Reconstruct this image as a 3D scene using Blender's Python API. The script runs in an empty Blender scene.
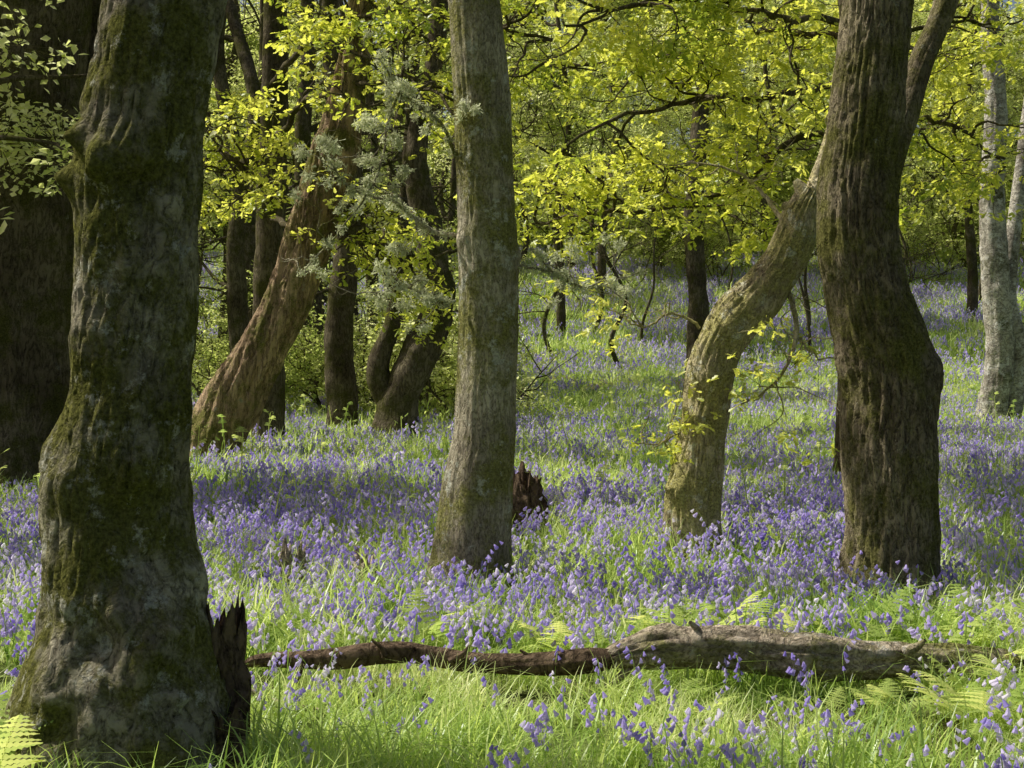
import bpy, math, random
import numpy as np
from mathutils import Vector
rng = np.random.default_rng(7); random.seed(7)
scene = bpy.context.scene
scene.view_settings.view_transform = 'Standard'; scene.view_settings.look = 'None'; scene.view_settings.exposure = 0

F = 1422.0; EYE = 1.5; HOR = 340.0
SUN = np.array([-0.60, 0.20, 0.77]); SUN /= np.linalg.norm(SUN)

# ------------------------------------------------ noise
def vnoise(p, seed=0):
    p = np.asarray(p, float); i = np.floor(p).astype(np.int64); f = p - i; f = f*f*(3-2*f)
    def h(a, b, c):
        n = (a*374761393 + b*668265263 + c*2147483647 + seed*1274126177) & 0xffffffff
        n = ((n ^ (n >> 13))*1274126177) & 0xffffffff
        n = ((n ^ (n >> 15))*2246822519) & 0xffffffff
        return ((n ^ (n >> 16)) & 0xffff)/65535.0
    x, y, z = i[..., 0], i[..., 1], i[..., 2]; fx, fy, fz = f[..., 0], f[..., 1], f[..., 2]
    def L(a, b, t): return a + (b-a)*t
    return L(L(L(h(x,y,z),h(x+1,y,z),fx), L(h(x,y+1,z),h(x+1,y+1,z),fx), fy),
             L(L(h(x,y,z+1),h(x+1,y,z+1),fx), L(h(x,y+1,z+1),h(x+1,y+1,z+1),fx), fy), fz)
def fbm(p, o=4, seed=0):
    p = np.asarray(p, float); s = 0; a = .5; t = 0
    for k in range(o):
        s = s + a*vnoise(p, seed+k*17); t += a; a *= .5; p = p*2.03+11.3
    return s/t
def n2(x, y, sc, seed=0, o=3):
    x = np.asarray(x, float); y = np.asarray(y, float)
    return fbm(np.stack([x*sc, y*sc, np.zeros_like(x)+.37], -1), o, seed)
def G(x, y):
    x = np.asarray(x, float); y = np.asarray(y, float)
    z = (n2(x, y, .35, 3)-.5)*.08 + (n2(x, y, .06, 5)-.5)*np.clip((y-14)/20, 0, 1)*1.0
    t = np.clip(y-31, 0, None)
    hill = np.where(t < 12, t*t/24*.17, .17*(t-6))
    hill = np.minimum(hill, 9+0.05*t)
    return z + hill

def M(u, v, d):                      # survey measurement -> metres
    return np.array([(u-512)/F*d, d, EYE+(HOR-v)/F*d])

# ------------------------------------------------ ground patches kept sunlit: crown foliage that would shade them is left out
SUN_PATCHES = [(.3, 7.5, 3.9, 1.6), (3.6, 9.3, 3.4, 1.3), (1.3, 5.1, 2.8, 1.1), (2.2, 27, 8.5, 9.5), (-3.3, 15.5, 2.4, 2.2), (1.8, 12.2, 2.0, .7), (3.4, 6.7, 2.6, .9),
        (6.4, 12.4, 3.5, 2.0), (12, 47, 24, 25), (-3.5, 8, 1.4, 1.3)]
def open_sky(P, thr=.53):
    P = np.atleast_2d(P)
    g = P[:, :2]-SUN[None, :2]/SUN[2]*P[:, 2:3]
    w = n2(g[:, 0], g[:, 1], .9, 77)-.5
    o_ = np.zeros(len(P), bool)
    for cx, cy, rx, ry in SUN_PATCHES:
        o_ |= ((g[:, 0]-cx)/(rx+.4))**2+((g[:, 1]-cy)/(ry+.4))**2 < 1+w*1.8
    o_ |= n2(g[:, 0], g[:, 1], .7, 41, 2) > thr
    return o_

# ------------------------------------------------ mesh helpers
def mesh_obj(name, V, Fc, mats, midx=None, smooth=True, link=True, parent=None):
    me = bpy.data.meshes.new(name)
    if isinstance(Fc, np.ndarray):
        V = np.asarray(V, np.float32); k = Fc.shape[1]; n = len(Fc)
        me.vertices.add(len(V)); me.vertices.foreach_set('co', V.ravel())
        me.loops.add(n*k); me.loops.foreach_set('vertex_index', Fc.astype(np.int32).ravel())
        me.polygons.add(n); me.polygons.foreach_set('loop_start', np.arange(0, n*k, k, dtype=np.int32))
        me.update(calc_edges=True)
    else:
        me.from_pydata([tuple(map(float, v)) for v in V], [], [tuple(map(int, f)) for f in Fc])
    for m in mats: me.materials.append(m)
    if midx is not None: me.polygons.foreach_set('material_index', np.asarray(midx, np.int32))
    me.polygons.foreach_set('use_smooth', np.full(len(me.polygons), smooth))
    me.update(); me.validate()
    ob = bpy.data.objects.new(name, me)
    if link: scene.collection.objects.link(ob)
    if parent: ob.parent = parent
    return ob

def catmull(P, n):
    P = np.asarray(P, float); Q = np.vstack([2*P[0]-P[1], P, 2*P[-1]-P[-2]])
    seg = len(P)-1; t = np.linspace(0, seg-1e-6, n); i = t.astype(int); f = (t-i)[:, None]
    a, b, c, d = Q[i], Q[i+1], Q[i+2], Q[i+3]
    return .5*((2*b)+(-a+c)*f+(2*a-5*b+4*c-d)*f*f+(-a+3*b-3*c+d)*f**3)

class Wood:
    def __init__(s): s.V = []; s.F = []; s.n = 0
    def add(s, V, Fq): s.V.append(V); s.F.append(Fq+s.n); s.n += len(V)
    def tube(s, pts, rad, k=8, lump=0, furrow=0, kr=9, kz=1.2, flare=0, burls=(), seed=0, lobes=5, spiral=0.0):
        pts = np.asarray(pts, float); rad = np.asarray(rad, float); N = len(pts)
        T = np.gradient(pts, axis=0); T /= np.linalg.norm(T, axis=1)[:, None]+1e-9
        a = np.array([1., 0, 0]) if abs(T[0][0]) < .9 else np.array([0, 1., 0])
        nrm = a - T[0]*a.dot(T[0]); nrm /= np.linalg.norm(nrm); Ns = [nrm]
        for i in range(1, N):
            v = Ns[-1]-T[i]*Ns[-1].dot(T[i]); Ns.append(v/(np.linalg.norm(v)+1e-9))
        Ns = np.array(Ns); B = np.cross(T, Ns)
        th = np.linspace(0, 2*np.pi, k, endpoint=False)
        c = np.cos(th)[None, :, None]; sn = np.sin(th)[None, :, None]
        D = Ns[:, None]*c + B[:, None]*sn
        R = np.repeat(rad[:, None], k, 1)
        if flare:
            h = (pts[:, 2]-pts[0, 2])[:, None]
            R = R*(1+flare*np.exp(-h/.28)*(.35+.65*np.clip(np.cos(lobes*th[None]+seed+1.0*np.sin(th*2+seed)), -.3, 1)))
        if lump or furrow:
            s_ = np.concatenate([[0], np.cumsum(np.linalg.norm(np.diff(pts, axis=0), axis=1))])
            base = pts[:, None]+D*R[..., None]
            if lump: R = R*(1+lump*(fbm(base*3.1+seed, 3, seed)-.5)*2) + lump*.1*(fbm(base*11+seed, 2, seed+5)-.5)*rad[:, None].clip(0, .3)
            if furrow:
                ang = th[None]+spiral*s_[:, None]
                q = np.stack([np.cos(ang)*kr*.35, np.sin(ang)*kr*.35, np.repeat(s_[:, None]*kz, k, 1)], -1)
                w = fbm(q*1.0+fbm(q*.7, 2, seed+9)[..., None]*1.6, 3, seed+3)
                R = R - furrow*np.clip(1-np.abs(w-.5)*9, 0, 1)
                R = R + furrow*.7*(fbm(q*3.2, 3, seed+8)-.5)
        V = pts[:, None]+D*R[..., None]
        for (bp, br, amp) in burls:
            dd = np.linalg.norm(V-np.asarray(bp), axis=2)
            V = V + D*(amp*np.exp(-(dd/br)**2)*(.5+1.0*fbm(V*22, 3, 2)))[..., None]
        V = V.reshape(-1, 3)
        i = np.arange(N-1)[:, None]*k; j = np.arange(k)[None]; j2 = (j+1) % k
        Fq = np.stack([i+j, i+j2, i+k+j2, i+k+j], -1).reshape(-1, 4)
        s.add(V, Fq)
    def obj(s, name, mat, parent=None):
        return mesh_obj(name, np.vstack(s.V), np.vstack(s.F), [mat], parent=parent)

THIN = False                       # drop twigs that would shade the sunlit patches
def grow(W, p, d, L, r, lev, leaf, up=.06, wob=.3, kids=5, flat=.5):
    if THIN and lev <= 1 and open_sky(p)[0]: return
    n = 7 if lev else 5
    pts = [np.array(p, float)]; d = np.array(d, float); d /= np.linalg.norm(d)
    for i in range(n):
        d = d + rng.normal(0, wob, 3)*np.array([1, 1, .7]) + np.array([0, 0, up]); d /= np.linalg.norm(d)
        pts.append(pts[-1]+d*L/n)
    pts = np.array(pts); rad = r*(1-np.linspace(0, 1, n+1)**1.1*.8)
    W.tube(catmull(pts, n*2+1), np.interp(np.linspace(0, 1, n*2+1), np.linspace(0, 1, n+1), rad), k=[4, 5, 7, 9][min(lev, 3)], lump=.15 if lev > 1 else 0)
    if lev == 0:
        for q in pts[2:]: leaf.append(q)
        return
    for j in range(kids):
        t = rng.uniform(.3, 1)*n; i = min(int(t), n-1); q = pts[i]+(pts[i+1]-pts[i])*(t-i)
        dd = pts[i+1]-pts[i]; dd /= np.linalg.norm(dd)
        v = rng.normal(0, 1, 3)*np.array([1, 1, flat]); v -= dd*v.dot(dd); v /= np.linalg.norm(v)+1e-6
        grow(W, q, dd*.6+v*.9, L*rng.uniform(.4, .62), r*.42, lev-1, leaf, up*.6, wob, kids, flat)

# ------------------------------------------------ materials
def mat(name):
    m = bpy.data.materials.new(name); m.use_nodes = True; m.node_tree.nodes.clear()
    nt = m.node_tree
    def N(t, **kw):
        n = nt.nodes.new(t)
        for k, v in kw.items():
            if k in n.inputs: n.inputs[k].default_value = v
            else: setattr(n, k, v)
        return n
    return m, nt, N, nt.links.new
def ramp(N, stops):
    r = N('ShaderNodeValToRGB'); e = r.color_ramp.elements
    while len(e) < len(stops): e.new(.5)
    for el, (p, c) in zip(e, stops): el.position = p; el.color = (*c, 1) if len(c) == 3 else c
    return r
def leafmat(name, cols, tcol, trans=.5, gloss=.0, patch=None):
    m, nt, N, Lk = mat(name)
    geo = N('ShaderNodeNewGeometry'); ad = N('ShaderNodeMath', operation='ADD')
    mu = N('ShaderNodeMath', operation='MULTIPLY_ADD'); mu.inputs[1].default_value = .6; mu.inputs[2].default_value = -.3
    if patch:
        nz = N('ShaderNodeTexNoise', Scale=patch, Detail=3.); Lk(geo.outputs['Position'], nz.inputs['Vector'])
        mr = N('ShaderNodeMapRange'); mr.inputs[1].default_value = .3; mr.inputs[2].default_value = .7; Lk(nz.outputs[0], mr.inputs[0]); Lk(mr.outputs[0], ad.inputs[0])
    else:
        oi = N('ShaderNodeObjectInfo'); Lk(oi.outputs['Random'], ad.inputs[0])
    Lk(geo.outputs['Random Per Island'], mu.inputs[0]); Lk(mu.outputs[0], ad.inputs[1])
    r = ramp(N, cols); Lk(ad.outputs[0], r.inputs[0])
    r2 = ramp(N, [(p, tuple(min(.97, a*b) for a, b in zip(c, tcol))) for p, c in cols]); Lk(ad.outputs[0], r2.inputs[0])
    b = N('ShaderNodeBsdfDiffuse'); Lk(r.outputs[0], b.inputs['Color'])
    t = N('ShaderNodeBsdfTranslucent'); Lk(r2.outputs[0], t.inputs['Color'])
    mx = N('ShaderNodeMixShader'); mx.inputs[0].default_value = trans; Lk(b.outputs[0], mx.inputs[1]); Lk(t.outputs[0], mx.inputs[2])
    last = mx
    if gloss:
        gl = N('ShaderNodeBsdfGlossy', Roughness=.4); m2 = N('ShaderNodeMixShader'); m2.inputs[0].default_value = gloss
        Lk(mx.outputs[0], m2.inputs[1]); Lk(gl.outputs[0], m2.inputs[2]); last = m2
    o = N('ShaderNodeOutputMaterial'); Lk(last.outputs[0], o.inputs[0]); return m
def bark(name, dark, light, moss, moss_amt, lich, lich_amt, sc=14, zs=.22, bump=.8):
    m, nt, N, Lk = mat(name)
    tc = N('ShaderNodeTexCoord'); mp = N('ShaderNodeMapping'); mp.inputs['Scale'].default_value = (1, 1, zs); Lk(tc.outputs['Object'], mp.inputs[0])
    n0 = N('ShaderNodeTexNoise', Scale=float(sc), Detail=4., Roughness=.6, Distortion=.6); Lk(mp.outputs[0], n0.inputs['Vector'])
    ab = N('ShaderNodeMath', operation='SUBTRACT'); ab.inputs[1].default_value = .5; Lk(n0.outputs[0], ab.inputs[0])
    ab2 = N('ShaderNodeMath', operation='ABSOLUTE'); Lk(ab.outputs[0], ab2.inputs[0])
    vr = N('ShaderNodeMapRange'); vr.inputs[2].default_value = .11; Lk(ab2.outputs[0], vr.inputs[0])
    n1 = N('ShaderNodeTexNoise', Scale=sc*3.2, Detail=8., Roughness=.72); Lk(mp.outputs[0], n1.inputs['Vector'])
    n2_ = N('ShaderNodeTexNoise', Scale=70., Detail=6., Roughness=.7); Lk(tc.outputs['Object'], n2_.inputs['Vector'])
    h = N('ShaderNodeMath', operation='MULTIPLY_ADD'); h.inputs[1].default_value = .38; Lk(vr.outputs[0], h.inputs[0]); Lk(n1.outputs[0], h.inputs[2])
    h2 = N('ShaderNodeMath', operation='MULTIPLY_ADD'); h2.inputs[1].default_value = .6; Lk(n2_.outputs[0], h2.inputs[0]); Lk(h.outputs[0], h2.inputs[2])
    r = ramp(N, [(.42, dark), (.60, tuple((a+b)/2 for a, b in zip(dark, light))), (.80, light)])
    hs = N('ShaderNodeMath', operation='MULTIPLY'); hs.inputs[1].default_value = .70; Lk(h2.outputs[0], hs.inputs[0]); Lk(hs.outputs[0], r.inputs[0])
    nb = N('ShaderNodeTexNoise', Scale=1.7, Detail=5., Roughness=.6); Lk(tc.outputs['Object'], nb.inputs['Vector'])
    rb = ramp(N, [(.35, (.6, .57, .55)), (.65, (1.4, 1.4, 1.35))]); Lk(nb.outputs[0], rb.inputs[0])
    mb = N('ShaderNodeMix', data_type='RGBA', blend_type='MULTIPLY'); mb.inputs[0].default_value = 1; Lk(r.outputs[0], mb.inputs[6]); Lk(rb.outputs[0], mb.inputs[7])
    nm = N('ShaderNodeTexNoise', Scale=2.6, Detail=8., Roughness=.74); Lk(tc.outputs['Object'], nm.inputs['Vector'])
    rm = ramp(N, [(.60-moss_amt*.3, (0, 0, 0)), (.72-moss_amt*.3, (.92, .92, .92))]); Lk(nm.outputs[0], rm.inputs[0])
    mm = N('ShaderNodeMix', data_type='RGBA'); Lk(rm.outputs[0], mm.inputs[0]); Lk(mb.outputs[2], mm.inputs[6])
    mc = ramp(N, [(.38, tuple(c*.3 for c in moss)), (.66, moss)]); Lk(n2_.outputs[0], mc.inputs[0]); Lk(mc.outputs[0], mm.inputs[7])
    nl = N('ShaderNodeTexNoise', Scale=7., Detail=10., Roughness=.78); Lk(tc.outputs['Object'], nl.inputs['Vector'])
    rl = ramp(N, [(.64-lich_amt*.25, (0, 0, 0)), (.69-lich_amt*.25, (.85, .85, .85))]); Lk(nl.outputs[0], rl.inputs[0])
    ml = N('ShaderNodeMix', data_type='RGBA'); Lk(rl.outputs[0], ml.inputs[0]); Lk(mm.outputs[2], ml.inputs[6])
    lc = ramp(N, [(.35, tuple(c*.45 for c in lich)), (.6, lich)]); Lk(n2_.outputs[0], lc.inputs[0]); Lk(lc.outputs[0], ml.inputs[7])
    b = N('ShaderNodeBsdfDiffuse'); Lk(ml.outputs[2], b.inputs['Color'])
    bp = N('ShaderNodeBump', Strength=bump, Distance=.025); Lk(h2.outputs[0], bp.inputs['Height']); Lk(bp.outputs[0], b.inputs['Normal'])
    o = N('ShaderNodeOutputMaterial'); Lk(b.outputs[0], o.inputs[0]); return m

m_leaf = leafmat('spring_oak_leaf', [(0, (.18, .25, .03)), (.5, (.42, .48, .07)), (1, (.64, .66, .13))], (2.3, 2.1, 1.7), .6, .04, patch=.9)
m_leafd = leafmat('woodland_leaf_hazed', [(0, (.18, .24, .05)), (.5, (.44, .50, .15)), (1, (.70, .72, .32))], (2.0, 1.9, 1.8), .58, patch=.45)  # paler than the near leaf: distance haze put into the colour
m_grass = leafmat('grass_blade', [(0, (.18, .31, .05)), (.5, (.46, .62, .14)), (1, (.76, .83, .36))], (1.7, 1.5, 1.5), .52, .05, patch=1.1)
m_gstem = leafmat('flower_stem', [(0, (.18, .30, .06)), (1, (.40, .52, .15))], (1.8, 1.8, 1.4), .4, patch=2.)
m_blue = leafmat('bluebell_petal', [(0, (.38, .30, .76)), (.5, (.60, .50, .92)), (1, (.88, .80, .98))], (1.2, 1.2, 1.08), .5, patch=3.)
m_fern = leafmat('fern_frond', [(0, (.26, .37, .09)), (1, (.52, .62, .20))], (1.8, 1.7, 1.5), .55)
m_dead = leafmat('dead_bracken', [(0, (.34, .21, .12)), (1, (.74, .54, .38))], (1.2, 1.1, 1.), .25)
m_lich = leafmat('lichen', [(0, (.34, .36, .21)), (1, (.70, .72, .50))], (1.2, 1.2, 1.1), .35)
b_mossy = bark('bark_mossy_old', (.030, .024, .015), (.46, .42, .32), (.24, .24, .055), .55, (.68, .66, .54), .34, sc=15, zs=.7, bump=1.)
b_grey = bark('bark_grey', (.085, .07, .045), (.54, .49, .37), (.38, .37, .11), .5, (.72, .72, .58), .34, sc=32, zs=.4, bump=.85)
b_oak = bark('bark_oak_furrowed', (.026, .021, .013), (.38, .32, .22), (.28, .27, .08), .5, (.5, .49, .38), .14, sc=26, zs=.42, bump=1.)
b_yel = bark('bark_mossy_yellow', (.11, .08, .04), (.78, .68, .46), (.70, .64, .24), .6, (.92, .90, .70), .32, sc=18, zs=.4, bump=1.)
b_red = bark('bark_old_twisted', (.035, .022, .014), (.52, .38, .25), (.26, .26, .07), .4, (.45, .45, .34), .14, sc=12, zs=.15, bump=1.)
b_dark = bark('bark_dark', (.016, .013, .009), (.16, .135, .095), (.12, .12, .035), .42, (.25, .25, .2), .08, sc=16, zs=.35)
b_birch = bark('bark_birch', (.05, .042, .033), (.50, .47, .40), (.14, .14, .045), .2, (.84, .82, .76), .40, sc=9, zs=1.2, bump=.7)
b_dead = bark('dead_wood', (.06, .042, .026), (.66, .56, .43), (.36, .36, .10), .42, (.70, .66, .56), .3, sc=14, zs=1., bump=1.)

# ground material
m, nt, N, Lk = mat('woodland_floor'); m_ground = m
tc = N('ShaderNodeTexCoord')
a = N('ShaderNodeTexNoise', Scale=.35, Detail=8., Roughness=.65); Lk(tc.outputs['Object'], a.inputs[0])
r = ramp(N, [(.36, (.08, .06, .035)), (.5, (.14, .18, .05)), (.66, (.25, .34, .08))]); Lk(a.outputs[0], r.inputs[0])
a2 = N('ShaderNodeTexNoise', Scale=14., Detail=6., Roughness=.7); Lk(tc.outputs['Object'], a2.inputs[0])
r2 = ramp(N, [(.3, (.35, .35, .35)), (.7, (1.5, 1.5, 1.5))]); Lk(a2.outputs[0], r2.inputs[0])
mx = N('ShaderNodeMix', data_type='RGBA', blend_type='MULTIPLY'); mx.inputs[0].default_value = 1; Lk(r.outputs[0], mx.inputs[6]); Lk(r2.outputs[0], mx.inputs[7])
b = N('ShaderNodeBsdfDiffuse'); Lk(mx.outputs[2], b.inputs['Color'])
bp = N('ShaderNodeBump', Strength=1., Distance=.05); Lk(a2.outputs[0], bp.inputs['Height']); Lk(bp.outputs[0], b.inputs['Normal'])
o = N('ShaderNodeOutputMaterial'); Lk(b.outputs[0], o.inputs[0])

# ------------------------------------------------ ground
ys = np.concatenate([np.linspace(-60, -2, 12), np.linspace(-1, 20, 120), np.linspace(20.6, 70, 110), np.linspace(72, 400, 40)])
xs = np.concatenate([np.linspace(-250, -32, 20), np.linspace(-30, 30, 180), np.linspace(32, 250, 20)])
X, Y = np.meshgrid(xs, ys); V = np.stack([X, Y, G(X, Y)], -1).reshape(-1, 3)
i = np.arange(len(ys)-1)[:, None]*len(xs); j = np.arange(len(xs)-1)[None]
mesh_obj('ground', V, np.stack([i+j, i+j+1, i+j+1+len(xs), i+j+len(xs)], -1).reshape(-1, 4), [m_ground])

# ------------------------------------------------ templates
class T:
    def __init__(s): s.V = []; s.F = []; s.m = []
    def face(s, pts, mi=0):
        n = len(s.V); s.V += [tuple(p) for p in pts]; s.F.append(tuple(range(n, n+len(pts)))); s.m.append(mi)
    def grid(s, rows, mi=0, close=False):
        n = len(s.V); k = len(rows[0])
        for r_ in rows: s.V += [tuple(p) for p in r_]
        for a in range(len(rows)-1):
            for b_ in range(k if close else k-1):
                c = (b_+1) % k
                s.F.append((n+a*k+b_, n+a*k+c, n+(a+1)*k+c, n+(a+1)*k+b_)); s.m.append(mi)
    def obj(s, name, mats): return mesh_obj(name, s.V, s.F, mats, s.m, smooth=False, link=False)
def unit(v): v = np.asarray(v, float); return v/(np.linalg.norm(v)+1e-9)
OAK = [(0, .015), (.22, .13), (.32, .08), (.48, .22), (.58, .12), (.75, .24), (.9, .13), (1, .0)]
def leaf(t, p, d, up, L, detail=True, fold=.25):
    d = unit(d); s = unit(np.cross(d, up)); u = np.cross(s, d); w = 1.15
    if detail:
        mid = [p+d*L*q-u*L*.12*q*q for q, _ in OAK]
        for sg in (1, -1):
            side = [m_+s*sg*L*x*w+u*L*x*fold for m_, (q, x) in zip(mid, OAK)]
            n = len(t.V); t.V += [tuple(x) for x in mid+side]; k = len(OAK)
            for a in range(k-1): t.F.append((n+a, n+a+1, n+k+a+1, n+k+a)); t.m.append(0)
    else:
        a = p+d*L*.55+s*L*.3+u*L*.08; b_ = p+d*L*.55-s*L*.3+u*L*.08; e = p+d*L
        n = len(t.V); t.V += [tuple(x) for x in (p, a, e, b_)]; t.F += [(n, n+1, n+2), (n, n+2, n+3)]; t.m += [0, 0]
def spray(name, mats, R, nt_, nl, L, detail, thick=.25):
    t = T()
    for k in range(nt_):
        a = random.uniform(0, 6.28); r_ = R*math.sqrt(random.random())*.75
        c = np.array([math.cos(a)*r_, math.sin(a)*r_, random.uniform(-thick, thick)*R])
        out = unit(c+np.array([0, 0, .02])+rng.normal(0, .1, 3))
        side = unit(np.cross(out, [0, 0, 1]))*.003*(R/.3)
        t.face([c*.2-side, c*.2+side, c+side*.5, c-side*.5], 1)
        for l in range(nl):
            az = random.uniform(0, 6.28)
            d = unit(out*.5+np.array([math.cos(az), math.sin(az), random.uniform(-.7, .25)]))
            up = unit(np.array([0, 0, 1])+rng.normal(0, .45, 3))
            leaf(t, c+d*.01+rng.normal(0, .03*(R/.3), 3)*.6, d, up, L*random.uniform(.6, 1.2), detail)
    return t.obj(name, mats)
def coll(name, obs):
    c = bpy.data.collections.new(name)
    for o_ in obs: c.objects.link(o_)
    return c
c_near = coll('oak_spray_kit', [spray('oak_spray_%d' % k, [m_leaf, b_dark], .30, 7, 5, .076, True) for k in range(5)])
c_far = coll('leaf_clump_kit', [spray('leaf_clump_%d' % k, [m_leafd, b_dark], .75, 22, 5, .11, False, .4) for k in range(5)])

def blade(t, p, az, h, lean, w, mi=0, seg=3):
    rows = []
    dx = np.array([math.cos(az), math.sin(az), 0]); sd = np.array([-dx[1], dx[0], 0])
    for q in range(seg+1):
        f = q/seg; ww = w*(1-f**1.6)+.0004
        c = p+dx*lean*h*f*f + np.array([0, 0, h*(f-.38*lean*f*f*f)])
        rows.append([c-sd*ww, c+sd*ww])
    t.grid(rows, mi)
def tuft(name, n, R, h, w, seg=3):
    t = T()
    for k in range(n):
        a = random.uniform(0, 6.28); r_ = R*math.sqrt(random.random())
        blade(t, np.array([math.cos(a)*r_, math.sin(a)*r_, -.01]), random.uniform(0, 6.28), h*random.uniform(.4, 1.25), random.uniform(.1, 1.4), w*random.uniform(.5, 1.4), seg=seg)
    return t.obj(name, [m_grass])
c_grass = coll('grass_tuft_kit', [tuft('grass_tuft_%d' % k, 30, .15, .29, .0045, 4) for k in range(6)])
c_grassm = coll('grass_patch_kit', [tuft('grass_patch_%d' % k, 55, .36, .30, .009, 2) for k in range(4)])
def bell(t, p, d, s, k=5):
    d = unit(d); a = unit(np.cross(d, [.3, .2, 1])); b_ = np.cross(d, a)
    rr = [(0, .0035), (.010, .0065), (.025, .0115)] if k >= 5 else [(0, .004), (.024, .010)]
    t.grid([[p+d*q*s+(a*math.cos(x)+b_*math.sin(x))*r_*s for x in np.linspace(0, 6.283, k, endpoint=False)] for q, r_ in rr], 1, True)
def stemflower(t, base, h, lod, s=1.0):
    az = random.uniform(0, 6.28); dx = np.array([math.cos(az), math.sin(az), 0]); lean = random.uniform(.05, .2)
    pts = []
    for q in range(9):
        f = q/8
        pts.append(base+dx*(lean*h*f+.16*h*max(0, f-.6)**2*6)+np.array([0, 0, h*(f-.9*max(0, f-.7)**2)]))
    sd = np.array([-dx[1], dx[0], 0])*.0022*(1 if lod == 0 else 1.6)
    t.grid([[p-sd, p+sd] for p in pts[::(1 if lod == 0 else 2)]], 0)
    nb = random.randint(4, 10) if lod == 0 else random.randint(4, 6)
    for k in range(nb):
        f = .58+.42*k/(nb-1); i_ = min(int(f*8), 7); p = pts[i_]+(pts[i_+1]-pts[i_])*(f*8-i_)
        sidev = dx*random.uniform(-.2, 1)+np.array([-dx[1], dx[0], 0])*random.uniform(-.8, .8)
        d = sidev*.8+np.array([0, 0, -.75])
        q = p+unit(sidev)*.011*s
        bell(t, q, d, s*random.uniform(.8, 1.15)*(1 if lod == 0 else 1.35), 5 if lod == 0 else 3)
def bclump(name, n, R, h, lod, leaves):
    t = T()
    for k in range(n):
        a = random.uniform(0, 6.28); r_ = R*math.sqrt(random.random()); p = np.array([math.cos(a)*r_, math.sin(a)*r_, 0])
        stemflower(t, p, h*random.uniform(.65, 1.15), lod)
        for l in range(leaves): blade(t, p, random.uniform(0, 6.28), h*random.uniform(.5, .8), random.uniform(.5, 1.2), .005, 0)
    return t.obj(name, [m_gstem, m_blue])
c_bb = coll('bluebell_kit', [bclump('bluebell_%d' % k, 1 if k < 3 else 3, .03 if k < 3 else .14, .34, 0, 2) for k in range(6)])
c_bbm = coll('bluebell_clump_kit', [bclump('bluebell_clump_%d' % k, 10, .42, .33, 1, 0) for k in range(5)])

def frond(t, base, az, L, rise, droop, np_=17, mi=0, wid=.30):
    dx = np.array([math.cos(az), math.sin(az), 0]); sd = np.array([-dx[1], dx[0], 0])
    P = []
    for q in range(np_+1):
        f = q/np_; P.append(base+dx*L*f*math.cos(rise)*1.0+np.array([0, 0, L*(f*math.sin(rise)-droop*f*f)]))
    t.grid([[p-sd*.003*(1-k/np_*.8), p+sd*.003*(1-k/np_*.8)] for k, p in enumerate(P)], mi)
    gap = L/np_
    for k in range(4, np_):
        f = (k-3)/(np_-3); pl = L*wid*(min(1, f*4+.35))*(1-f)**.75+.012
        tg = unit(P[k+1]-P[k-1])
        for sg in (1, -1):
            d = unit(sd*sg+tg*random.uniform(.25, .45)+np.array([0, 0, random.uniform(-.3, .0)])); n_ = max(4, int(pl/.011)); e = unit(tg-d*tg.dot(d))
            rows = []; bend = random.uniform(-.1, .25)
            for a in range(n_+1):
                g = a/n_; w = gap*(.46 if a % 2 else .17)*(1-g)**.6+.0006
                c = P[k]+d*pl*g+e*pl*bend*g*g+np.array([0, 0, -.15*pl*g*g])
                rows.append([c-e*w, c, c+e*w])
            t.grid(rows, mi)
def fernplant(name, n, L, mt, rise=(.35, .95)):
    t = T()
    for k in range(n):
        frond(t, np.zeros(3), k*6.283/n+random.uniform(-.4, .4), L*random.uniform(.75, 1.1), random.uniform(*rise), random.uniform(.2, .45))
    return t.obj(name, [mt])
c_fern = coll('fern_kit', [fernplant('fern_%d' % k, 3+k % 3, .6, m_fern) for k in range(4)])
c_deadf = coll('dead_bracken_kit', [fernplant('dead_fern_%d' % k, 4, .6, m_dead, (.1, .5)) for k in range(2)])
def crozier(name):
    t = T(); h = random.uniform(.45, .75); az = random.uniform(0, 6.28); dx = np.array([math.cos(az), math.sin(az), 0]); sd = np.array([-dx[1], dx[0], 0])*.0045
    P = [np.array([0, 0, 0.])+dx*.05*h*f*f+np.array([0, 0, h*f]) for f in np.linspace(0, 1, 7)]
    c = P[-1]+dx*.025
    for k in range(1, 8): P.append(c+(-dx*math.cos(k*.7)+np.array([0, 0, 1])*math.sin(k*.7))*.025*(1-k*.09))
    t.grid([[p-sd, p+sd] for p in P]); e = unit(np.cross(sd, [0, 0, 1]))*.0045
    t.grid([[p-e, p+e] for p in P[:7]])
    for k in range(3):
        frond(t, P[6]-np.array([0, 0, .04+.08*k]), az+1.57+3.14*(k % 2)+random.uniform(-.4, .4), .16, .9, .2, 8)
    return t.obj(name, [m_fern])
c_croz = coll('bracken_shoot_kit', [crozier('bracken_shoot_%d' % k) for k in range(5)])
def lichen_t(name):
    t = T()
    for k in range(70):
        d = unit(rng.normal(0, 1, 3)+np.array([0, 0, -.5])); blade_p = rng.normal(0, .018, 3)
        s = unit(np.cross(d, rng.normal(0, 1, 3)))*.0022; L = random.uniform(.012, .045)
        t.face([blade_p-s, blade_p+s, blade_p+d*L+s*.6+rng.normal(0, .008, 3)*1.0, blade_p+d*L-s*.6])
    return t.obj(name, [m_lich])
c_lich = coll('lichen_kit', [lichen_t('lichen_tuft_%d' % k) for k in range(3)])

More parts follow.
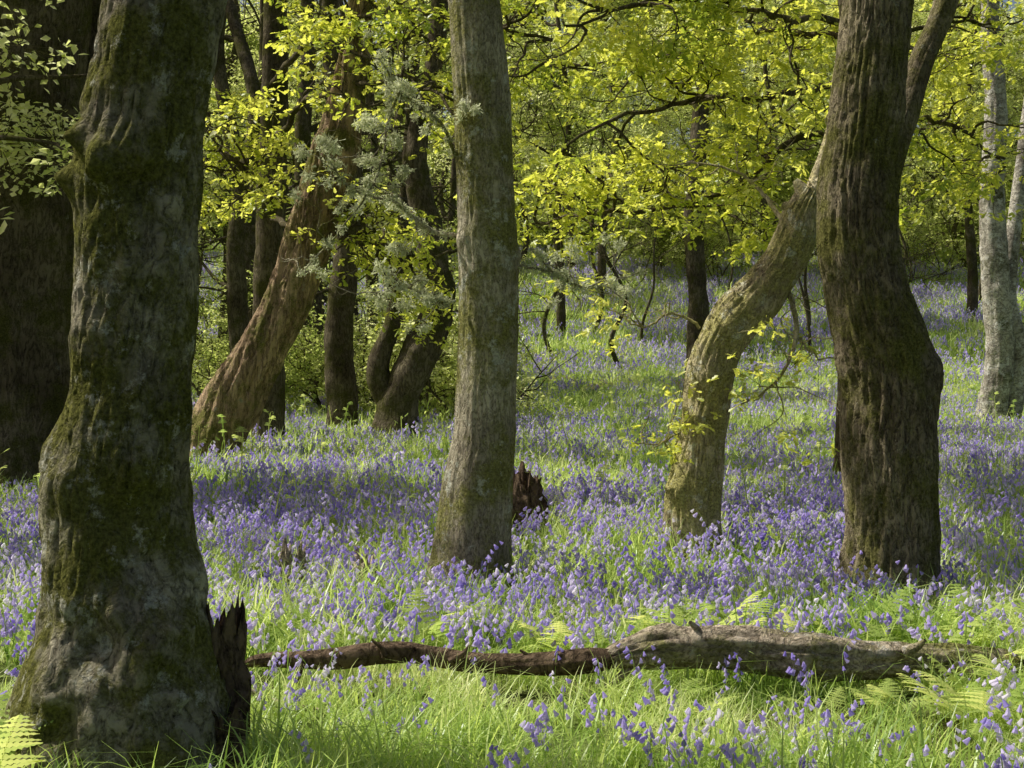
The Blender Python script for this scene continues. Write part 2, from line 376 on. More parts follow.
def scatter(name, col, P, rot, scl, parent=None, real=False):
    P = np.asarray(P, np.float32).reshape(-1, 3); n = len(P)
    me = bpy.data.meshes.new(name); me.vertices.add(n); me.vertices.foreach_set('co', P.ravel())
    for nm, ty, arr, key in (('rot', 'FLOAT_VECTOR', rot, 'vector'), ('scl', 'FLOAT', scl, 'value'), ('idx', 'INT', rng.integers(0, len(col.objects), n), 'value')):
        at = me.attributes.new(nm, ty, 'POINT'); at.data.foreach_set(key, np.asarray(arr, np.int32 if ty == 'INT' else np.float32).ravel())
    ob = bpy.data.objects.new(name, me); scene.collection.objects.link(ob)
    if parent: ob.parent = parent
    g = bpy.data.node_groups.new(name+'_nodes', 'GeometryNodeTree')
    g.interface.new_socket('Geometry', in_out='INPUT', socket_type='NodeSocketGeometry'); g.interface.new_socket('Geometry', in_out='OUTPUT', socket_type='NodeSocketGeometry')
    nn = g.nodes.new; gi = nn('NodeGroupInput'); go = nn('NodeGroupOutput'); ip = nn('GeometryNodeInstanceOnPoints'); ci = nn('GeometryNodeCollectionInfo')
    ci.inputs['Collection'].default_value = col; ci.inputs['Separate Children'].default_value = True; ci.inputs['Reset Children'].default_value = True
    def na(k, ty):
        q = nn('GeometryNodeInputNamedAttribute'); q.data_type = ty; q.inputs['Name'].default_value = k
        return [s for s in q.outputs if s.enabled and s.name == 'Attribute'][0]
    l = g.links.new; l(gi.outputs[0], ip.inputs['Points']); l(ci.outputs[0], ip.inputs['Instance']); ip.inputs['Pick Instance'].default_value = True
    l(na('idx', 'INT'), ip.inputs['Instance Index']); e = nn('FunctionNodeEulerToRotation'); l(na('rot', 'FLOAT_VECTOR'), e.inputs[0]); l(e.outputs[0], ip.inputs['Rotation'])
    l(na('scl', 'FLOAT'), ip.inputs['Scale'])
    if real:
        rz = nn('GeometryNodeRealizeInstances'); l(ip.outputs[0], rz.inputs[0]); l(rz.outputs[0], go.inputs[0])
    else: l(ip.outputs[0], go.inputs[0])
    md = ob.modifiers.new('scatter', 'NODES'); md.node_group = g
    return ob
def rots(n, tilt=.25):
    return np.stack([rng.normal(0, tilt, n), rng.normal(0, tilt, n), rng.uniform(0, 6.283, n)], -1)

def foliage(name, leaf, parent, near=True, sc=(.9, 1.4), mask=True, keep=1.0, jitter=.12, tilt=.35):
    if not leaf: return
    P = np.array(leaf); P = P[rng.random(len(P)) < keep]; P = P+rng.normal(0, jitter, P.shape)
    if mask: P = P[~open_sky(P)]
    if len(P) == 0: return
    scatter(name, c_near if near else c_far, P, rots(len(P), tilt), rng.uniform(*sc, len(P)), parent, real=True)
def high(lf, t, mask=True, keep=.38): foliage('crown_foliage', lf, t, near=False, sc=(.6, .95), keep=keep, mask=mask)

def crown(W, top, rad, n, L, leaf, lev=2, up=.08, r0=.5, kids=5, spread=(.1, .8), thin=False):
    global THIN; THIN = thin
    for k in range(n):
        az = k*2.4+rng.uniform(-.4, .4)
        d = np.array([math.cos(az), math.sin(az), rng.uniform(*spread)])
        i_ = rng.integers(max(0, len(top)-14), len(top)); grow(W, top[i_], d, L*rng.uniform(.75, 1.15), rad*r0, lev, leaf, up=up, kids=kids)
    THIN = False

def trunk(W, rows, ext, k=64, n=240, r_end=.35, **kw):
    """rows: (u, v, width, depth) ; ext: [(x,y,z,r)] above"""
    P = [M(u, v, d) for u, v, w, d in rows]; R = [w*.5*d/F for u, v, w, d in rows]
    for x, y, z, r_ in ext: P.append(np.array([x, y, z])); R.append(r_)
    P = np.array(P); gz = float(G(P[0, 0], P[0, 1]))
    if P[0, 2] > gz-.08:
        P = np.vstack([[P[0, 0], P[0, 1], gz-.12], P]); R = [R[0]*1.04]+R
    A = catmull(np.hstack([P, np.array(R)[:, None]]), n)
    s_ = np.concatenate([[0], np.cumsum(np.linalg.norm(np.diff(A[:, :3], axis=0), axis=1))]); t = np.linspace(0, 1, n)**1.35*s_[-1]
    A = np.stack([np.interp(t, s_, A[:, c]) for c in range(4)], -1)
    W.tube(A[:, :3], A[:, 3], k=k, **kw); return A

# ------------------------------------------------ FOREGROUND MOSSY TREE (left)
d = 4.9
W = Wood(); lf = []
kn = [(M(rng.uniform(70, 195), rng.uniform(120, 740), d-.25), rng.uniform(.03, .06), rng.uniform(-.035, .05)) for k in range(22)]
A = trunk(W, [(122, 760, 222, d), (122, 700, 200, d), (122, 640, 180, d), (120, 600, 168, d), (120, 500, 144, d), (126, 400, 124, d), (137, 300, 116, d), (141, 200, 124, d), (152, 100, 124, d), (168, 0, 114, d)],
          [(-1.0, 4.9, 3.6, .19), (-.85, 5.0, 5.0, .17), (-.9, 5.2, 6.5, .13), (-.8, 5.2, 8.5, .05)], k=160, n=520, lump=.24, furrow=.013, kr=18, kz=5, flare=.45, seed=4,
          burls=[(M(82, 180, d-.05), .05, .08), (M(86, 140, d-.1), .05, .06), (M(110, 160, d-.2), .08, .07), (M(150, 560, d-.3), .13, -.08), (M(130, 470, d-.25), .09, .07), (M(110, 520, d-.28), .08, -.06),
                 (M(140, 185, d-.2), .06, -.06), (M(60, 460, d), .1, .04), (M(170, 640, d-.3), .12, .07), (M(95, 650, d-.3), .09, -.07), (M(200, 700, d-.1), .12, .05), (M(118, 380, d-.25), .05, -.04), (M(165, 440, d-.2), .05, .04), (M(55, 730, d-.3), .07, -.10)]+kn)
crown(W, A[:, :3], .19, 7, 3.0, lf, thin=True)
t = W.obj('mossy_oak_tree', b_mossy); high(lf, t)
# ------------------------------------------------ BIG DARK TREE far left
W = Wood(); lf = []; d = 13
A = trunk(W, [(22, 505, 135, d), (22, 460, 118, d), (20, 350, 106, d), (25, 200, 106, d), (30, 60, 108, d), (34, 0, 112, d)],
          [(-4.2, 13, 6, .42), (-4.0, 13, 8, .3), (-4, 13, 11, .1)], k=96, n=260, lump=.08, furrow=.03, kr=14, kz=.9, flare=.3, seed=2)
crown(W, A[:, :3], .4, 8, 4.5, lf, thin=True)
pp = catmull([M(60, 470, 13.3), M(66, 300, 13.4), M(80, 120, 13.6), M(105, 0, 13.8), (-3.6, 14, 7)], 50); W.tube(pp, np.linspace(.34, .16, 50), 24, lump=.1, furrow=.015, kr=10)
t = W.obj('large_oak_tree', b_dark); high(lf, t)
# ------------------------------------------------ TWISTED LEANING TREE
W = Wood(); lf = []; d = 17
A = trunk(W, [(208, 462, 70, d), (214, 440, 66, d), (228, 408, 60, d), (250, 372, 54, d), (276, 325, 50, d), (295, 280, 48, d), (311, 230, 48, d), (326, 180, 46, d), (341, 130, 42, d), (353, 60, 32, d), (362, 0, 28, d)],
          [(-1.7, 17, 7, .13), (-1.5, 17, 9, .06)], k=96, n=260, lump=.14, furrow=.05, kr=11, kz=.8, flare=.35, seed=9, spiral=.6,
          burls=[(M(337, 155, d-.2), .3, .07), (M(322, 205, d-.1), .2, .06)])
crown(W, A[150:, :3], .16, 9, 3.6, lf, up=.05, spread=(.1, .6))
t = W.obj('leaning_oak_tree', b_red); foliage('crown_foliage', lf, t, sc=(1.1, 1.7), keep=.5)
# ------------------------------------------------ CENTRE TREE
W = Wood(); lf = []; d = 8.3
A = trunk(W, [(470, 602, 88, d), (471, 570, 75, d), (474, 530, 71, d), (478, 490, 68, d), (485, 420, 63, d), (488, 330, 60, d), (487, 250, 61, d), (484, 150, 59, d), (479, 70, 56, d), (474, 0, 53, d)],
          [(-.3, 8.3, 4.6, .15), (-.2, 8.4, 6.2, .13), (-.3, 8.4, 9, .05)], k=112, n=420, lump=.09, furrow=.008, kr=18, kz=1.6, flare=.5, seed=12, lobes=4,
          burls=[(M(462, 240, d-.1), .07, .02), (M(512, 255, d), .05, .03), (M(505, 330, d-.15), .1, .02), (M(455, 570, d-.1), .1, .03)])
crown(W, A[:, :3], .14, 7, 3.2, lf, thin=True)
lich = []
for path, r_ in (([M(462, 236, d), M(430, 232, 8.2), M(395, 205, 8.1), M(350, 190, 8.0), M(318, 150, 8.)], .016), ([M(462, 170, d), M(440, 120, 8.1), M(400, 90, 8.), M(380, 50, 8.)], .012),
                 ([M(510, 262, d), M(545, 270, 8.4), M(585, 285, 8.5), M(640, 270, 8.7)], .010), ([M(455, 300, 8.2), M(430, 300, 8.1), M(400, 286, 8.), M(372, 292, 8.)], .009),
                 ([M(400, 90, 8.), M(385, 130, 8.), M(375, 180, 8.), M(340, 230, 8.), M(300, 268, 8.)], .009)):
    c_ = catmull(path, 24); c_ = c_+np.cumsum(rng.normal(0, .006, c_.shape), 0); W.tube(c_, np.linspace(r_, .003, 24), 6)
    lf2 = []
    for k in range(9):
        i_ = rng.integers(5, 24); grow(W, c_[i_], rng.normal(0, 1, 3)+np.array([-.2, 0, .1]), rng.uniform(.12, .4), .005, 1, lf2, wob=.5, kids=3)
    lich += [q for q in lf2 if rng.random() < .2]+list(c_[3::2])
t = W.obj('slender_oak_tree', b_grey); high(lf, t)
scatter('lichen_tufts', c_lich, np.array(lich), rots(len(lich), 1), rng.uniform(.5, 1.0, len(lich)), t)
# ------------------------------------------------ BENT BROKEN TREE
W = Wood(); lf = []; d = 9.7
A = trunk(W, [(690, 565, 62, d), (692, 540, 56, d), (694, 500, 52, d), (700, 450, 48, d), (707, 400, 48, d), (716, 355, 48, d), (733, 322, 51, d), (757, 296, 51, d), (780, 268, 47, d), (794, 238, 42, d), (803, 210, 34, d), (812, 190, 26, d)],
          [], k=112, n=320, lump=.20, furrow=.014, kr=14, kz=3, flare=.35, seed=21,
          burls=[(M(678, 490, d-.1), .09, .06), (M(730, 330, d-.1), .1, .03), (M(800, 225, d), .08, .05), (M(700, 420, d-.15), .07, .04), (M(715, 470, d-.1), .06, -.03), (M(770, 285, d-.1), .05, .04)])
for q in ((806, 200, 795, 180), (812, 196, 822, 178), (800, 215, 782, 205)):
    c_ = np.array([M(q[0], q[1], d), M((q[0]+q[2])/2, (q[1]+q[3])/2-2, d), M(q[2], q[3], d)]); W.tube(catmull(c_, 8), np.linspace(.07, .02, 8), 10, lump=.3)
for path, r_ in (([M(785, 285, d), M(795, 320, d-.1), M(788, 360, d-.2), M(768, 392, d-.2), M(735, 410, d-.2)], .022), ([M(790, 330, d-.1), M(806, 345, d-.2), M(822, 360, d-.2)], .012),
                 ([M(700, 330, d), M(672, 318, d), M(640, 330, d-.1), M(600, 312, d)], .012), ([M(790, 230, d), M(760, 190, d+.2), M(720, 170, d+.3), M(650, 172, d+.3)], .02), ([M(690, 420, d), M(668, 440, d), M(640, 442, d)], .010),
                 ([M(808, 200, d), M(826, 150, d+.1), M(838, 80, d+.2), M(846, 0, d+.2), (2.4, 9.9, 4.8)], .05)):
    c_ = catmull(path, 24); c_ = c_+np.cumsum(rng.normal(0, .007, c_.shape), 0); W.tube(c_, np.linspace(r_, .004, 24), 7)
    for k in range(6):
        i_ = rng.integers(6, 24); grow(W, c_[i_], rng.normal(0, 1, 3), rng.uniform(.2, .7), .006, 1, lf, wob=.5, kids=3)
t = W.obj('broken_bent_tree', b_yel); foliage('regrowth_foliage', lf, t, sc=(.6, .9), mask=False, keep=.08)
# ------------------------------------------------ BIG RIGHT OAK
W = Wood(); lf = []; d = 8.1
A = trunk(W, [(889, 606, 106, d), (890, 570, 96, d), (892, 530, 92, d), (890, 480, 92, d), (889, 430, 94, d), (891, 390, 94, d), (884, 350, 92, d), (870, 305, 86, d), (859, 250, 82, d), (857, 200, 82, d), (861, 150, 76, d), (867, 100, 74, d), (873, 50, 70, d), (878, 0, 68, d)],
          [(2.15, 8.1, 4.5, .19), (2.1, 8.1, 6, .16), (2.2, 8.2, 9, .05)], k=144, n=520, lump=.10, furrow=.022, kr=24, kz=3.2, flare=.28, seed=31,
          burls=[(M(928, 372, d), .12, .05), (M(845, 370, d-.1), .15, .02), (M(840, 265, d-.1), .1, .02), (M(900, 470, d-.2), .15, .02)])
crown(W, A[:, :3], .18, 7, 3.2, lf, thin=True)
c_ = catmull([M(868, 235, d+.15), M(888, 160, d+.25), M(905, 110, d+.3), M(922, 60, d+.35), M(948, -5, d+.4), (2.9, 8.8, 4.6), (3.3, 9, 6)], 60); W.tube(c_, np.linspace(.105, .05, 60), 28, lump=.12, furrow=.01)
crown(W, c_[46:], .07, 3, 2.0, lf, lev=1)
t = W.obj('oak_tree', b_oak); high(lf, t)
# ------------------------------------------------ BIRCH right
W = Wood(); lf = []; d = 23
A = trunk(W, [(990, 440, 34, d), (993, 410, 30, d), (1000, 350, 28, d), (996, 290, 28, d), (992, 200, 25, d), (996, 110, 22, d), (990, 30, 19, d), (990, 0, 18, d)], [(7.7, 23, 9, .12), (7.6, 23, 12, .04)], k=48, n=200, lump=.15, furrow=.02, flare=.3, seed=5)
c_ = catmull([M(1008, 440, 23.2), M(1018, 350, 23.2), M(1008, 290, 23.2), M(1024, 150, 23.4), M(1042, 0, 23.5), (8.9, 23.5, 10)], 60); W.tube(c_, np.linspace(.17, .07, 60), 20, lump=.15)
crown(W, A[70:, :3], .12, 9, 2.6, lf, up=-.02)
t = W.obj('birch_tree', b_birch); foliage('crown_foliage', lf, t, sc=(1., 1.5), keep=.35)

# ------------------------------------------------ spreading bough oaks in middle distance (lit sprays)
def bough(W, path, r0, lf, n=10, L=1.0, kids=4, lev=1, rk=.42):
    c_ = catmull(path, 30); c_ = c_+np.cumsum(rng.normal(0, .022, c_.shape), 0); W.tube(c_, np.linspace(r0, r0*.3, 30), 8, lump=.1)
    for k in range(n):
        i_ = rng.integers(6, 30); dd = unit(c_[min(29, i_+1)]-c_[i_-1]); v = rng.normal(0, 1, 3)*np.array([1, 1, .4])
        grow(W, c_[i_], dd*.5+unit(v), L*rng.uniform(.6, 1.2), r0*rk, lev, lf, up=.0, wob=.45, kids=kids, flat=.4)
W = Wood(); lf = []; d = 13.5
A = trunk(W, [(852, 520, 40, d), (855, 400, 36, d), (858, 200, 34, d), (856, 60, 30, d)], [(3.2, 13.5, 5.5, .13), (3.2, 13.5, 8, .06)], k=32, n=120, lump=.1, furrow=.01, flare=.3, seed=6)
for path in ([M(856, 130, d), M(790, 135, d), M(700, 190, d-.3), M(600, 215, d-.5), M(545, 225, d-.6)], [M(856, 80, d), M(760, 100, d-.4), (1.4, 12.7, 3.6), M(570, 150, 12.3)],
             [M(856, 40, d), M(780, 30, d+.4), M(700, 50, d+.6), M(600, 60, d+.9), M(540, 50, d+1)], [M(856, 20, d), (2.4, 12.8, 4.6), (1.4, 12.2, 4.5), (.5, 11.8, 4.2)], [M(856, 150, d), M(890, 120, d+.5), M(950, 110, d+1), M(1010, 150, d+1.5)],
             [M(856, 60, d), M(900, 30, d+1), M(970, 20, d+2)]):
    bough(W, path, .038, lf, 14, 1.0)
t = W.obj('spreading_oak_tree', b_dark); foliage('bough_foliage', lf, t, sc=(.85, 1.25), mask=False, keep=.38, tilt=.3)
W = Wood(); lf = []
A = trunk(W, [(270, 470, 34, 20), (268, 350, 32, 20), (272, 200, 30, 20), (275, 60, 26, 20)], [(-3.3, 20, 9, .1), (-3.3, 20, 11, .05)], k=32, n=120, lump=.15, flare=.3, seed=8)
for path in ([M(270, 140, 20), M(320, 100, 18), M(400, 90, 16), M(450, 110, 15)], [M(272, 190, 20), M(240, 160, 18), M(210, 150, 17)], [M(274, 90, 20), M(320, 40, 18), M(400, 20, 16), M(560, 40, 15)],
             [M(270, 220, 20), M(330, 230, 18), M(390, 240, 17), M(440, 250, 17)]):
    bough(W, path, .05, lf, 13, 1.2)
t = W.obj('spreading_oak_tree', b_dark); foliage('bough_foliage', lf, t, sc=(1.0, 1.4), mask=False, keep=.34, tilt=.3)
W = Wood(); lf = []; d = 21
A = trunk(W, [(392, 450, 44, d), (400, 400, 40, d), (425, 345, 38, d), (438, 300, 34, d), (428, 230, 28, d), (415, 160, 24, d), (432, 80, 20, d), (440, 0, 16, d)], [(-1, 21, 8.5, .08)], k=40, n=160, lump=.25, flare=.3, seed=14)
c_ = catmull([M(398, 420, d), M(378, 370, d), M(395, 310, d), M(380, 240, d)], 30); W.tube(c_, np.linspace(.22, .08, 30), 14, lump=.25)
crown(W, A[90:, :3], .14, 12, 3, lf, up=0., spread=(-.3, .5))
t = W.obj('gnarled_hawthorn_tree', b_dark); foliage('crown_foliage', lf, t, sc=(1.1, 1.6), keep=.3)
W = Wood(); lf = []; d = 22
A = trunk(W, [(341, 455, 32, d), (343, 400, 30, d), (338, 340, 28, d), (345, 270, 26, d), (350, 150, 22, d), (330, 40, 18, d)], [(-2.6, 22, 9, .1)], k=32, n=120, lump=.2, flare=.3, seed=15)
crown(W, A[60:, :3], .15, 12, 3, lf, up=0., spread=(-.3, .4))
t = W.obj('gnarled_hawthorn_tree', b_dark); foliage('crown_foliage', lf, t, sc=(1.1, 1.6), keep=.3)
W = Wood(); lf = []; d = 30
A = trunk(W, [(697, 400, 28, d), (698, 300, 20, d), (693, 220, 19, d), (700, 120, 17, d)], [(4.0, 30, 9, .14), (4, 30, 13, .05)], k=32, n=120, lump=.15, flare=.2, seed=16)
crown(W, A[50:, :3], .16, 10, 3.2, lf, up=.0, spread=(-.1, .5))
t = W.obj('woodland_tree', b_dark); foliage('crown_foliage', lf, t, near=False, sc=(.8, 1.2), keep=.2, mask=False)

# ------------------------------------------------ left flank trees, the unseen ones added to shade the ground in view
def simple_tree(x, y, H, r, name='woodland_tree', low=.3, L=3.4, mask=True, keep=.30):
    global THIN
    W = Wood(); lf = []; g = float(G(x, y))
    P = [(x, y, g-.2)]
    for f in (.12, .3, .5, .7, .85, 1): P.append((x+rng.normal(0, .25)*f*2, y+rng.normal(0, .2)*f*2, g+H*f))
    A = catmull(P, 60); W.tube(A, r*(1-np.linspace(0, 1, 60)*.85), 18, lump=.15, flare=.3, seed=int(x*10) % 50)
    THIN = mask
    for k in range(10):
        i_ = rng.integers(int(60*low), 60); az = rng.uniform(0, 6.28)
        grow(W, A[i_], (math.cos(az), math.sin(az), rng.uniform(-.05, .6)), L*rng.uniform(.7, 1.1)*(1.15-.5*i_/60), r*.32, 2, lf, up=.03, kids=5)
    THIN = False
    t = W.obj(name, b_dark); high(lf, t, mask, keep); return t
for x, y, H, r in ((-7, 10.8, 9, .28), (-9, 14.2, 10, .3), (-7.2, 19, 11, .28), (-4.6, 24.5, 11, .22), (-9, 26, 12, .3), (-5, 3.2, 9, .3)):
    simple_tree(x, y, H, r, low=.4)
for x, y, H, r in ((1.6, 46, 14, .16), (6.5, 50, 13, .18), (3.6, 56, 13, .2), (15.5, 48, 13, .2), (19, 56, 14, .25), (10.5, 58, 13, .2), (-1.5, 54, 13, .2), (2.6, 62, 14, .2), (-8.5, 31, 12, .2), (-7.6, 37, 13, .2), (-12, 36, 13, .25), (-3.6, 33, 11, .16)):
    simple_tree(x, y, H, r, low=.3, L=4.2, mask=False, keep=.34)

# distant woodland : one object
W = Wood(); lf = []; lf_far = []; placed = []
tries = 0
while len(placed) < 135 and tries < 8000:
    tries += 1
    far = len(placed) > 60; sap = len(placed) < 14
    if sap: y = rng.uniform(38, 60); x = rng.uniform(.02, .42)*y
    else: y = rng.uniform(62, 105) if far else 24+45*rng.random(); x = rng.uniform(-.5, .5)*y+rng.uniform(-3, 3)
    if not far and not sap and x > -.02*y and x < .5*y: continue
    if any((x-a)**2+(y-b_)**2 < (2.6 if not far else 3.4)**2 for a, b_ in placed): continue
    placed.append((x, y))
    H = rng.uniform(10, 15); r = rng.uniform(.12, .28); g = float(G(x, y))
    if sap: H = rng.uniform(5, 9); r = rng.uniform(.05, .1)
    P = [(x, y, g-.3)]; lx, ly = rng.normal(0, .9, 2)
    for f in (.15, .35, .6, .8, 1): P.append((x+lx*f+rng.normal(0, .25), y+ly*f, g+H*f))
    A = catmull(P, 40); W.tube(A, r*(1-np.linspace(0, 1, 40)*.85), 9, lump=.1)
    for k in range(10 if not sap else 6):
        i_ = rng.integers(3 if far else 8, 40); az = rng.uniform(0, 6.28)
        grow(W, A[i_], (math.cos(az), math.sin(az), rng.uniform(-.15, .6)), rng.uniform(2.6, 4.2)*(1.1-.5*i_/40)*(.6 if sap else 1), r*.3, 1, lf_far if far else lf, up=.02, kids=6)
t = W.obj('distant_woodland', b_dark); foliage('woodland_foliage', lf, t, near=False, sc=(.8, 1.4), mask=True, jitter=.3, keep=.5)
foliage('woodland_foliage', lf_far, t, near=False, sc=(1.6, 2.4), mask=False, jitter=.5, keep=.40)
# understorey shrubs
W = Wood(); lf = []
for k in range(50):
    if k < 26: u = rng.uniform(190, 470); d = rng.uniform(24, 34)
    else: u = rng.uniform(500, 1100); d = rng.uniform(58, 75)
    x = (u-512)/F*d; g = float(G(x, d)); m_ = 1 if k < 26 else 1.8
    for s_ in range(5): grow(W, (x, d, g-.05), (rng.normal(0, .5), rng.normal(0, .5), 1), rng.uniform(1.0, 2.4)*m_, .03, 1, lf, up=.05, kids=6)
t = W.obj('hazel_understorey', b_dark); foliage('shrub_foliage', lf, t, near=False, sc=(.5, .9), mask=False, keep=.25)

# ------------------------------------------------ stumps, log, fallen branches
def stump(name, x, y, r, h, seed, k=72, hollow=.55, jag=.5, lean=(0, 0), m_=None):
    g = float(G(x, y)); W = Wood(); th = np.linspace(0, 2*np.pi, k, endpoint=False)
    c = np.stack([np.cos(th), np.sin(th)], -1)
    hh = h*(1-jag*fbm(np.stack([c[:, 0]*1.3+seed, c[:, 1]*1.3, 0*th], -1), 3, seed)*1.3-.25*vnoise(np.stack([c[:, 0]*7, c[:, 1]*7, 0*th+seed], -1)))
    rows = []
    for f in np.linspace(0, 1, 40):
        z = hh*f; q = np.stack([c[:, 0]*2, c[:, 1]*2, z*6+seed], -1); rr = r*(1+.35*np.exp(-z/.08))*(1-.15*f)*(1+1.0*(fbm(q, 3, seed)-.5))+.03*(fbm(q*3, 2, seed)-.5)
        rows.append(np.stack([x+c[:, 0]*rr+lean[0]*z, y+c[:, 1]*rr+lean[1]*z, g-.06+z], -1))
    top = rows[-1]; cen = top.mean(0)
    for f, dz in ((.75, .02), (hollow, -.1*h), (.3, -.35*h), (.02, -.45*h)): 
        rr = (top-cen)*[f, f, 1]+cen; rr[:, 2] = top[:, 2]*f+(1-f)*(g+h*.3)+dz; rows.append(rr)
    V = np.array(rows).reshape(-1, 3); nr = len(rows); i = np.arange(nr-1)[:, None]*k; j = np.arange(k)[None]
    W.add(V, np.stack([i+j, i+(j+1) % k, i+k+(j+1) % k, i+k+j], -1).reshape(-1, 4)); return W.obj(name, m_ or b_dead)
b_dd = bark('rotten_wood', (.012, .008, .006), (.20, .145, .10), (.10, .09, .03), .1, (.2, .2, .15), -.2, sc=14, zs=.5, bump=1.)
stump('rotten_stump', -1.03, 4.95, .10, .76, 3, jag=.2, lean=(.02, 0), m_=b_dd)
stump('rotten_stump', -.975, 4.80, .085, .42, 8, jag=.3, m_=b_dd)
stump('tree_stump', .09, 10.6, .18, .76, 5, jag=.35, m_=b_dd)
stump('tree_stump', -.84, 8.2, .08, .46, 11, jag=.35, m_=b_dead)
stump('tree_stump', -1.26, 8.2, .075, .50, 14, jag=.35, m_=b_dead)
def log(rows, k=48, n=260, **kw):
    P = np.array([list(M(u, v, d))+[w*.5*d/F] for u, v, w, d in rows]); A = catmull(P, n); W = Wood(); W.tube(A[:, :3], A[:, 3].clip(.003), k, **kw); return W, A
W, A = log([(600, 664, 6, 5.9), (612, 658, 24, 5.9), (640, 650, 36, 5.9), (690, 646, 44, 5.9), (740, 649, 47, 5.9), (800, 656, 46, 5.9), (860, 661, 42, 5.95), (920, 662, 38, 6.), (970, 662, 32, 6.), (1012, 663, 22, 6.), (1030, 666, 4, 6.)],
           lump=.32, furrow=.026, kr=10, kz=2.0, seed=40, burls=[(M(815, 650, 5.85), .1, .03), (M(660, 640, 5.9), .08, .03)])
for q in ((700, 640, 690, 622), (905, 652, 925, 640), (955, 662, 985, 690), (640, 660, 600, 690)):
    c_ = catmull([M(q[0], q[1], 5.9), M((q[0]+q[2])/2+3, (q[1]+q[3])/2, 5.87), M(q[2], q[3], 5.85)], 10); W.tube(c_, np.linspace(.03, .008, 10), 8, lump=.3)
W.obj('fallen_log', b_dead)
W, A = log([(240, 668, 4, 6.), (262, 660, 14, 6.), (330, 659, 20, 6.), (400, 652, 22, 6.), (470, 662, 22, 6.), (530, 664, 24, 5.95), (585, 660, 26, 5.9), (620, 658, 18, 5.9)], k=28, lump=.3, furrow=.008, kr=8, seed=43)
for q in ((300, 664, 290, 690), (385, 656, 372, 640), (450, 662, 470, 645), (540, 668, 520, 650)):
    c_ = catmull([M(q[0], q[1], 5.95), M((q[0]+q[2])/2+3, (q[1]+q[3])/2, 5.95), M(q[2], q[3], 5.95)], 10); W.tube(c_, np.linspace(.018, .005, 10), 7, lump=.3)
W.obj('fallen_branch', b_dd)
W, A = log([(930, 515, 6, 11), (950, 523, 9, 11), (975, 531, 9, 11), (1010, 540, 5, 11)], k=10, n=40, lump=.2); W.obj('fallen_branch', b_dead)
W, A = log([(250, 690, 5, 5.6), (265, 700, 9, 5.6), (290, 706, 8, 5.6), (330, 712, 4, 5.6)], k=10, n=40, lump=.2); W.obj('fallen_branch', b_dead)

# ------------------------------------------------ ground cover
def area(y0, y1, dens, half=.40, mg=.9):
    A_ = (y1-y0)*2*(half*(y0+y1)/2+mg); n = int(A_*dens*1.35)
    y = rng.uniform(y0, y1, n); x = rng.uniform(-1, 1, n)*(half*y1+mg); k = np.abs(x) < half*y+mg
    return x[k], y[k]
TR = [(-1.34, 4.9, .40), (-.33, 8.3, .22), (1.23, 9.7, .2), (2.15, 8.1, .28), (-4.5, 13, .55)]
def clear(x, y):
    k = np.ones(len(x), bool)
    for a, b_, r in TR: k &= (x-a)**2+(y-b_)**2 > r*r
    return k
def cover(col, y0, y1, dens, sc, mask=None, tilt=.12, scf=None):
    x, y = area(y0, y1, dens); k = clear(x, y)
    if mask is not None: k &= mask(x, y)
    x, y = x[k], y[k]; s = rng.uniform(*sc, len(x))
    if scf is not None: s = s*scf(x, y)
    return np.stack([x, y, G(x, y)-.005], -1), rots(len(x), tilt), s
def join(name, col, parts, real=False):
    return scatter(name, col, np.vstack([p[0] for p in parts]), np.vstack([p[1] for p in parts]), np.concatenate([p[2] for p in parts]), real=real)
gs = lambda x, y: np.where((y > 5.3) & (y < 6.2), .72, 1.)*np.where(y < 5.4, .88, 1.)*(.35+1.25*n2(x, y, 1.3, 12))
join('grass', c_grass, [cover(c_grass, 3.9, 7, 60, (.5, 1.25), scf=gs), cover(c_grass, 7, 13, 32, (.6, 1.2), scf=gs)], real=True)
join('meadow_grass', c_grassm, [cover(c_grassm, 12, 22, 10, (.8, 1.2)), cover(c_grassm, 22, 40, 5, (.9, 1.5)), cover(c_grassm, 40, 72, 1.2, (1.6, 2.4))], real=True)
def bm(lo, mx=.95, fl=.1): return lambda x, y: rng.random(len(x)) < np.clip((n2(x, y, .55, 21)-lo)*4, fl, mx)
nolog = lambda x, y: (rng.random(len(x)) < np.clip((n2(x, y, .9, 25)-.38)*4, .12, 1))
join('bluebells', c_bb, [cover(c_bb, 4.2, 5.35, 28, (.6, 1.0), nolog, .1), cover(c_bb, 5.35, 6.0, 15, (.55, .85), None, .1), cover(c_bb, 6.1, 9, 48, (.75, 1.1), bm(.26), .1), cover(c_bb, 9, 12, 46, (.8, 1.15), bm(.29), .1)], real=True)
join('bluebell_drift', c_bbm, [cover(c_bbm, 11.5, 20, 8.5, (.8, 1.15), bm(.33)), cover(c_bbm, 20, 36, 5., (.9, 1.3), bm(.40)), cover(c_bbm, 36, 72, 2.8, (1.2, 2.0), bm(.34))], real=True)
join('bracken_shoots', c_croz, [cover(c_croz, 10, 22, 1.3, (.7, 1.15)), cover(c_croz, 22, 42, 1.1, (.9, 1.4))])
P = []; S = []
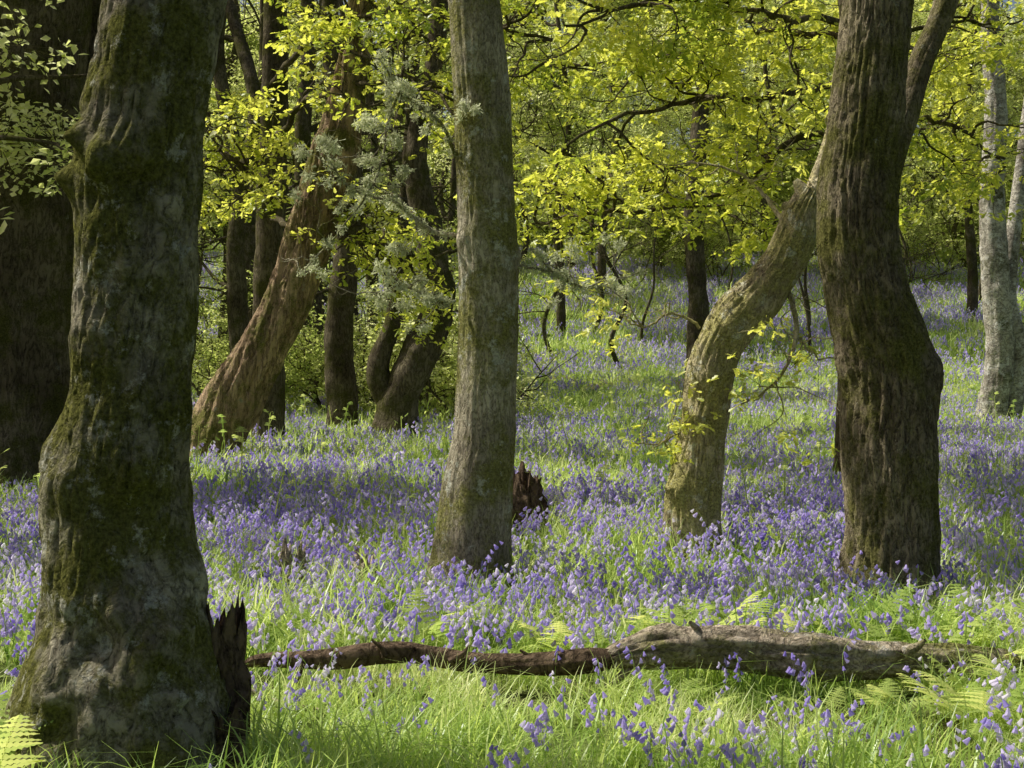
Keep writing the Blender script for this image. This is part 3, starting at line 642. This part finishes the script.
for u0, u1, d0, d1, n, s_ in ((640, 800, 6.3, 7.1, 12, .85), (820, 1040, 6.1, 6.9, 14, .85), (960, 1060, 5.1, 5.7, 6, .8), (-40, 30, 4.3, 5.0, 7, .8), (300, 560, 6.3, 7.2, 11, .75), (560, 640, 6.2, 6.6, 5, .7), (330, 420, 11, 13, 3, .9), (620, 760, 5.4, 5.7, 3, .5), (820, 940, 5.3, 5.7, 3, .5)):
    for k in range(n):
        d = rng.uniform(d0, d1); x = (rng.uniform(u0, u1)-512)/F*d; P.append((x, d, float(G(x, d))+.04)); S.append(s_*rng.uniform(.7, 1.1))
P = np.array(P); scatter('ferns', c_fern, P, rots(len(P), .12), np.array(S))
P = []
for k in range(140):
    d = rng.normal(34, 1.6); x = rng.uniform(0, 11); P.append((x, d, float(G(x, d))))
P = np.array(P); scatter('dead_bracken', c_deadf, P, rots(len(P), .2), rng.uniform(.8, 1.5, len(P)))

# ------------------------------------------------ light, sky, camera
el = math.asin(SUN[2]); az = math.atan2(SUN[0], SUN[1])
w = bpy.data.worlds.new('World'); scene.world = w; w.use_nodes = True; nt = w.node_tree; bg = nt.nodes['Background']
sk = nt.nodes.new('ShaderNodeTexSky'); sk.sky_type = 'NISHITA'; sk.sun_disc = False; sk.sun_elevation = el; sk.sun_rotation = az
sk.dust_density = 5; sk.ozone_density = .5
nt.links.new(sk.outputs[0], bg.inputs[0]); bg.inputs[1].default_value = .09
ld = bpy.data.lights.new('sun', 'SUN'); ld.energy = 5; ld.angle = math.radians(.5); ld.color = (1, .97, .88)
lo = bpy.data.objects.new('sun', ld); scene.collection.objects.link(lo); lo.rotation_euler = Vector(SUN).to_track_quat('Z', 'Y').to_euler()
cd = bpy.data.cameras.new('camera'); cd.lens = 50; cd.sensor_width = 36; cd.clip_end = 1000; cd.clip_start = .05; cd.shift_y = -(384-HOR)/1024
co = bpy.data.objects.new('camera', cd); scene.collection.objects.link(co); co.location = (0, 0, EYE); co.rotation_euler = (math.pi/2, 0, 0)
scene.camera = co
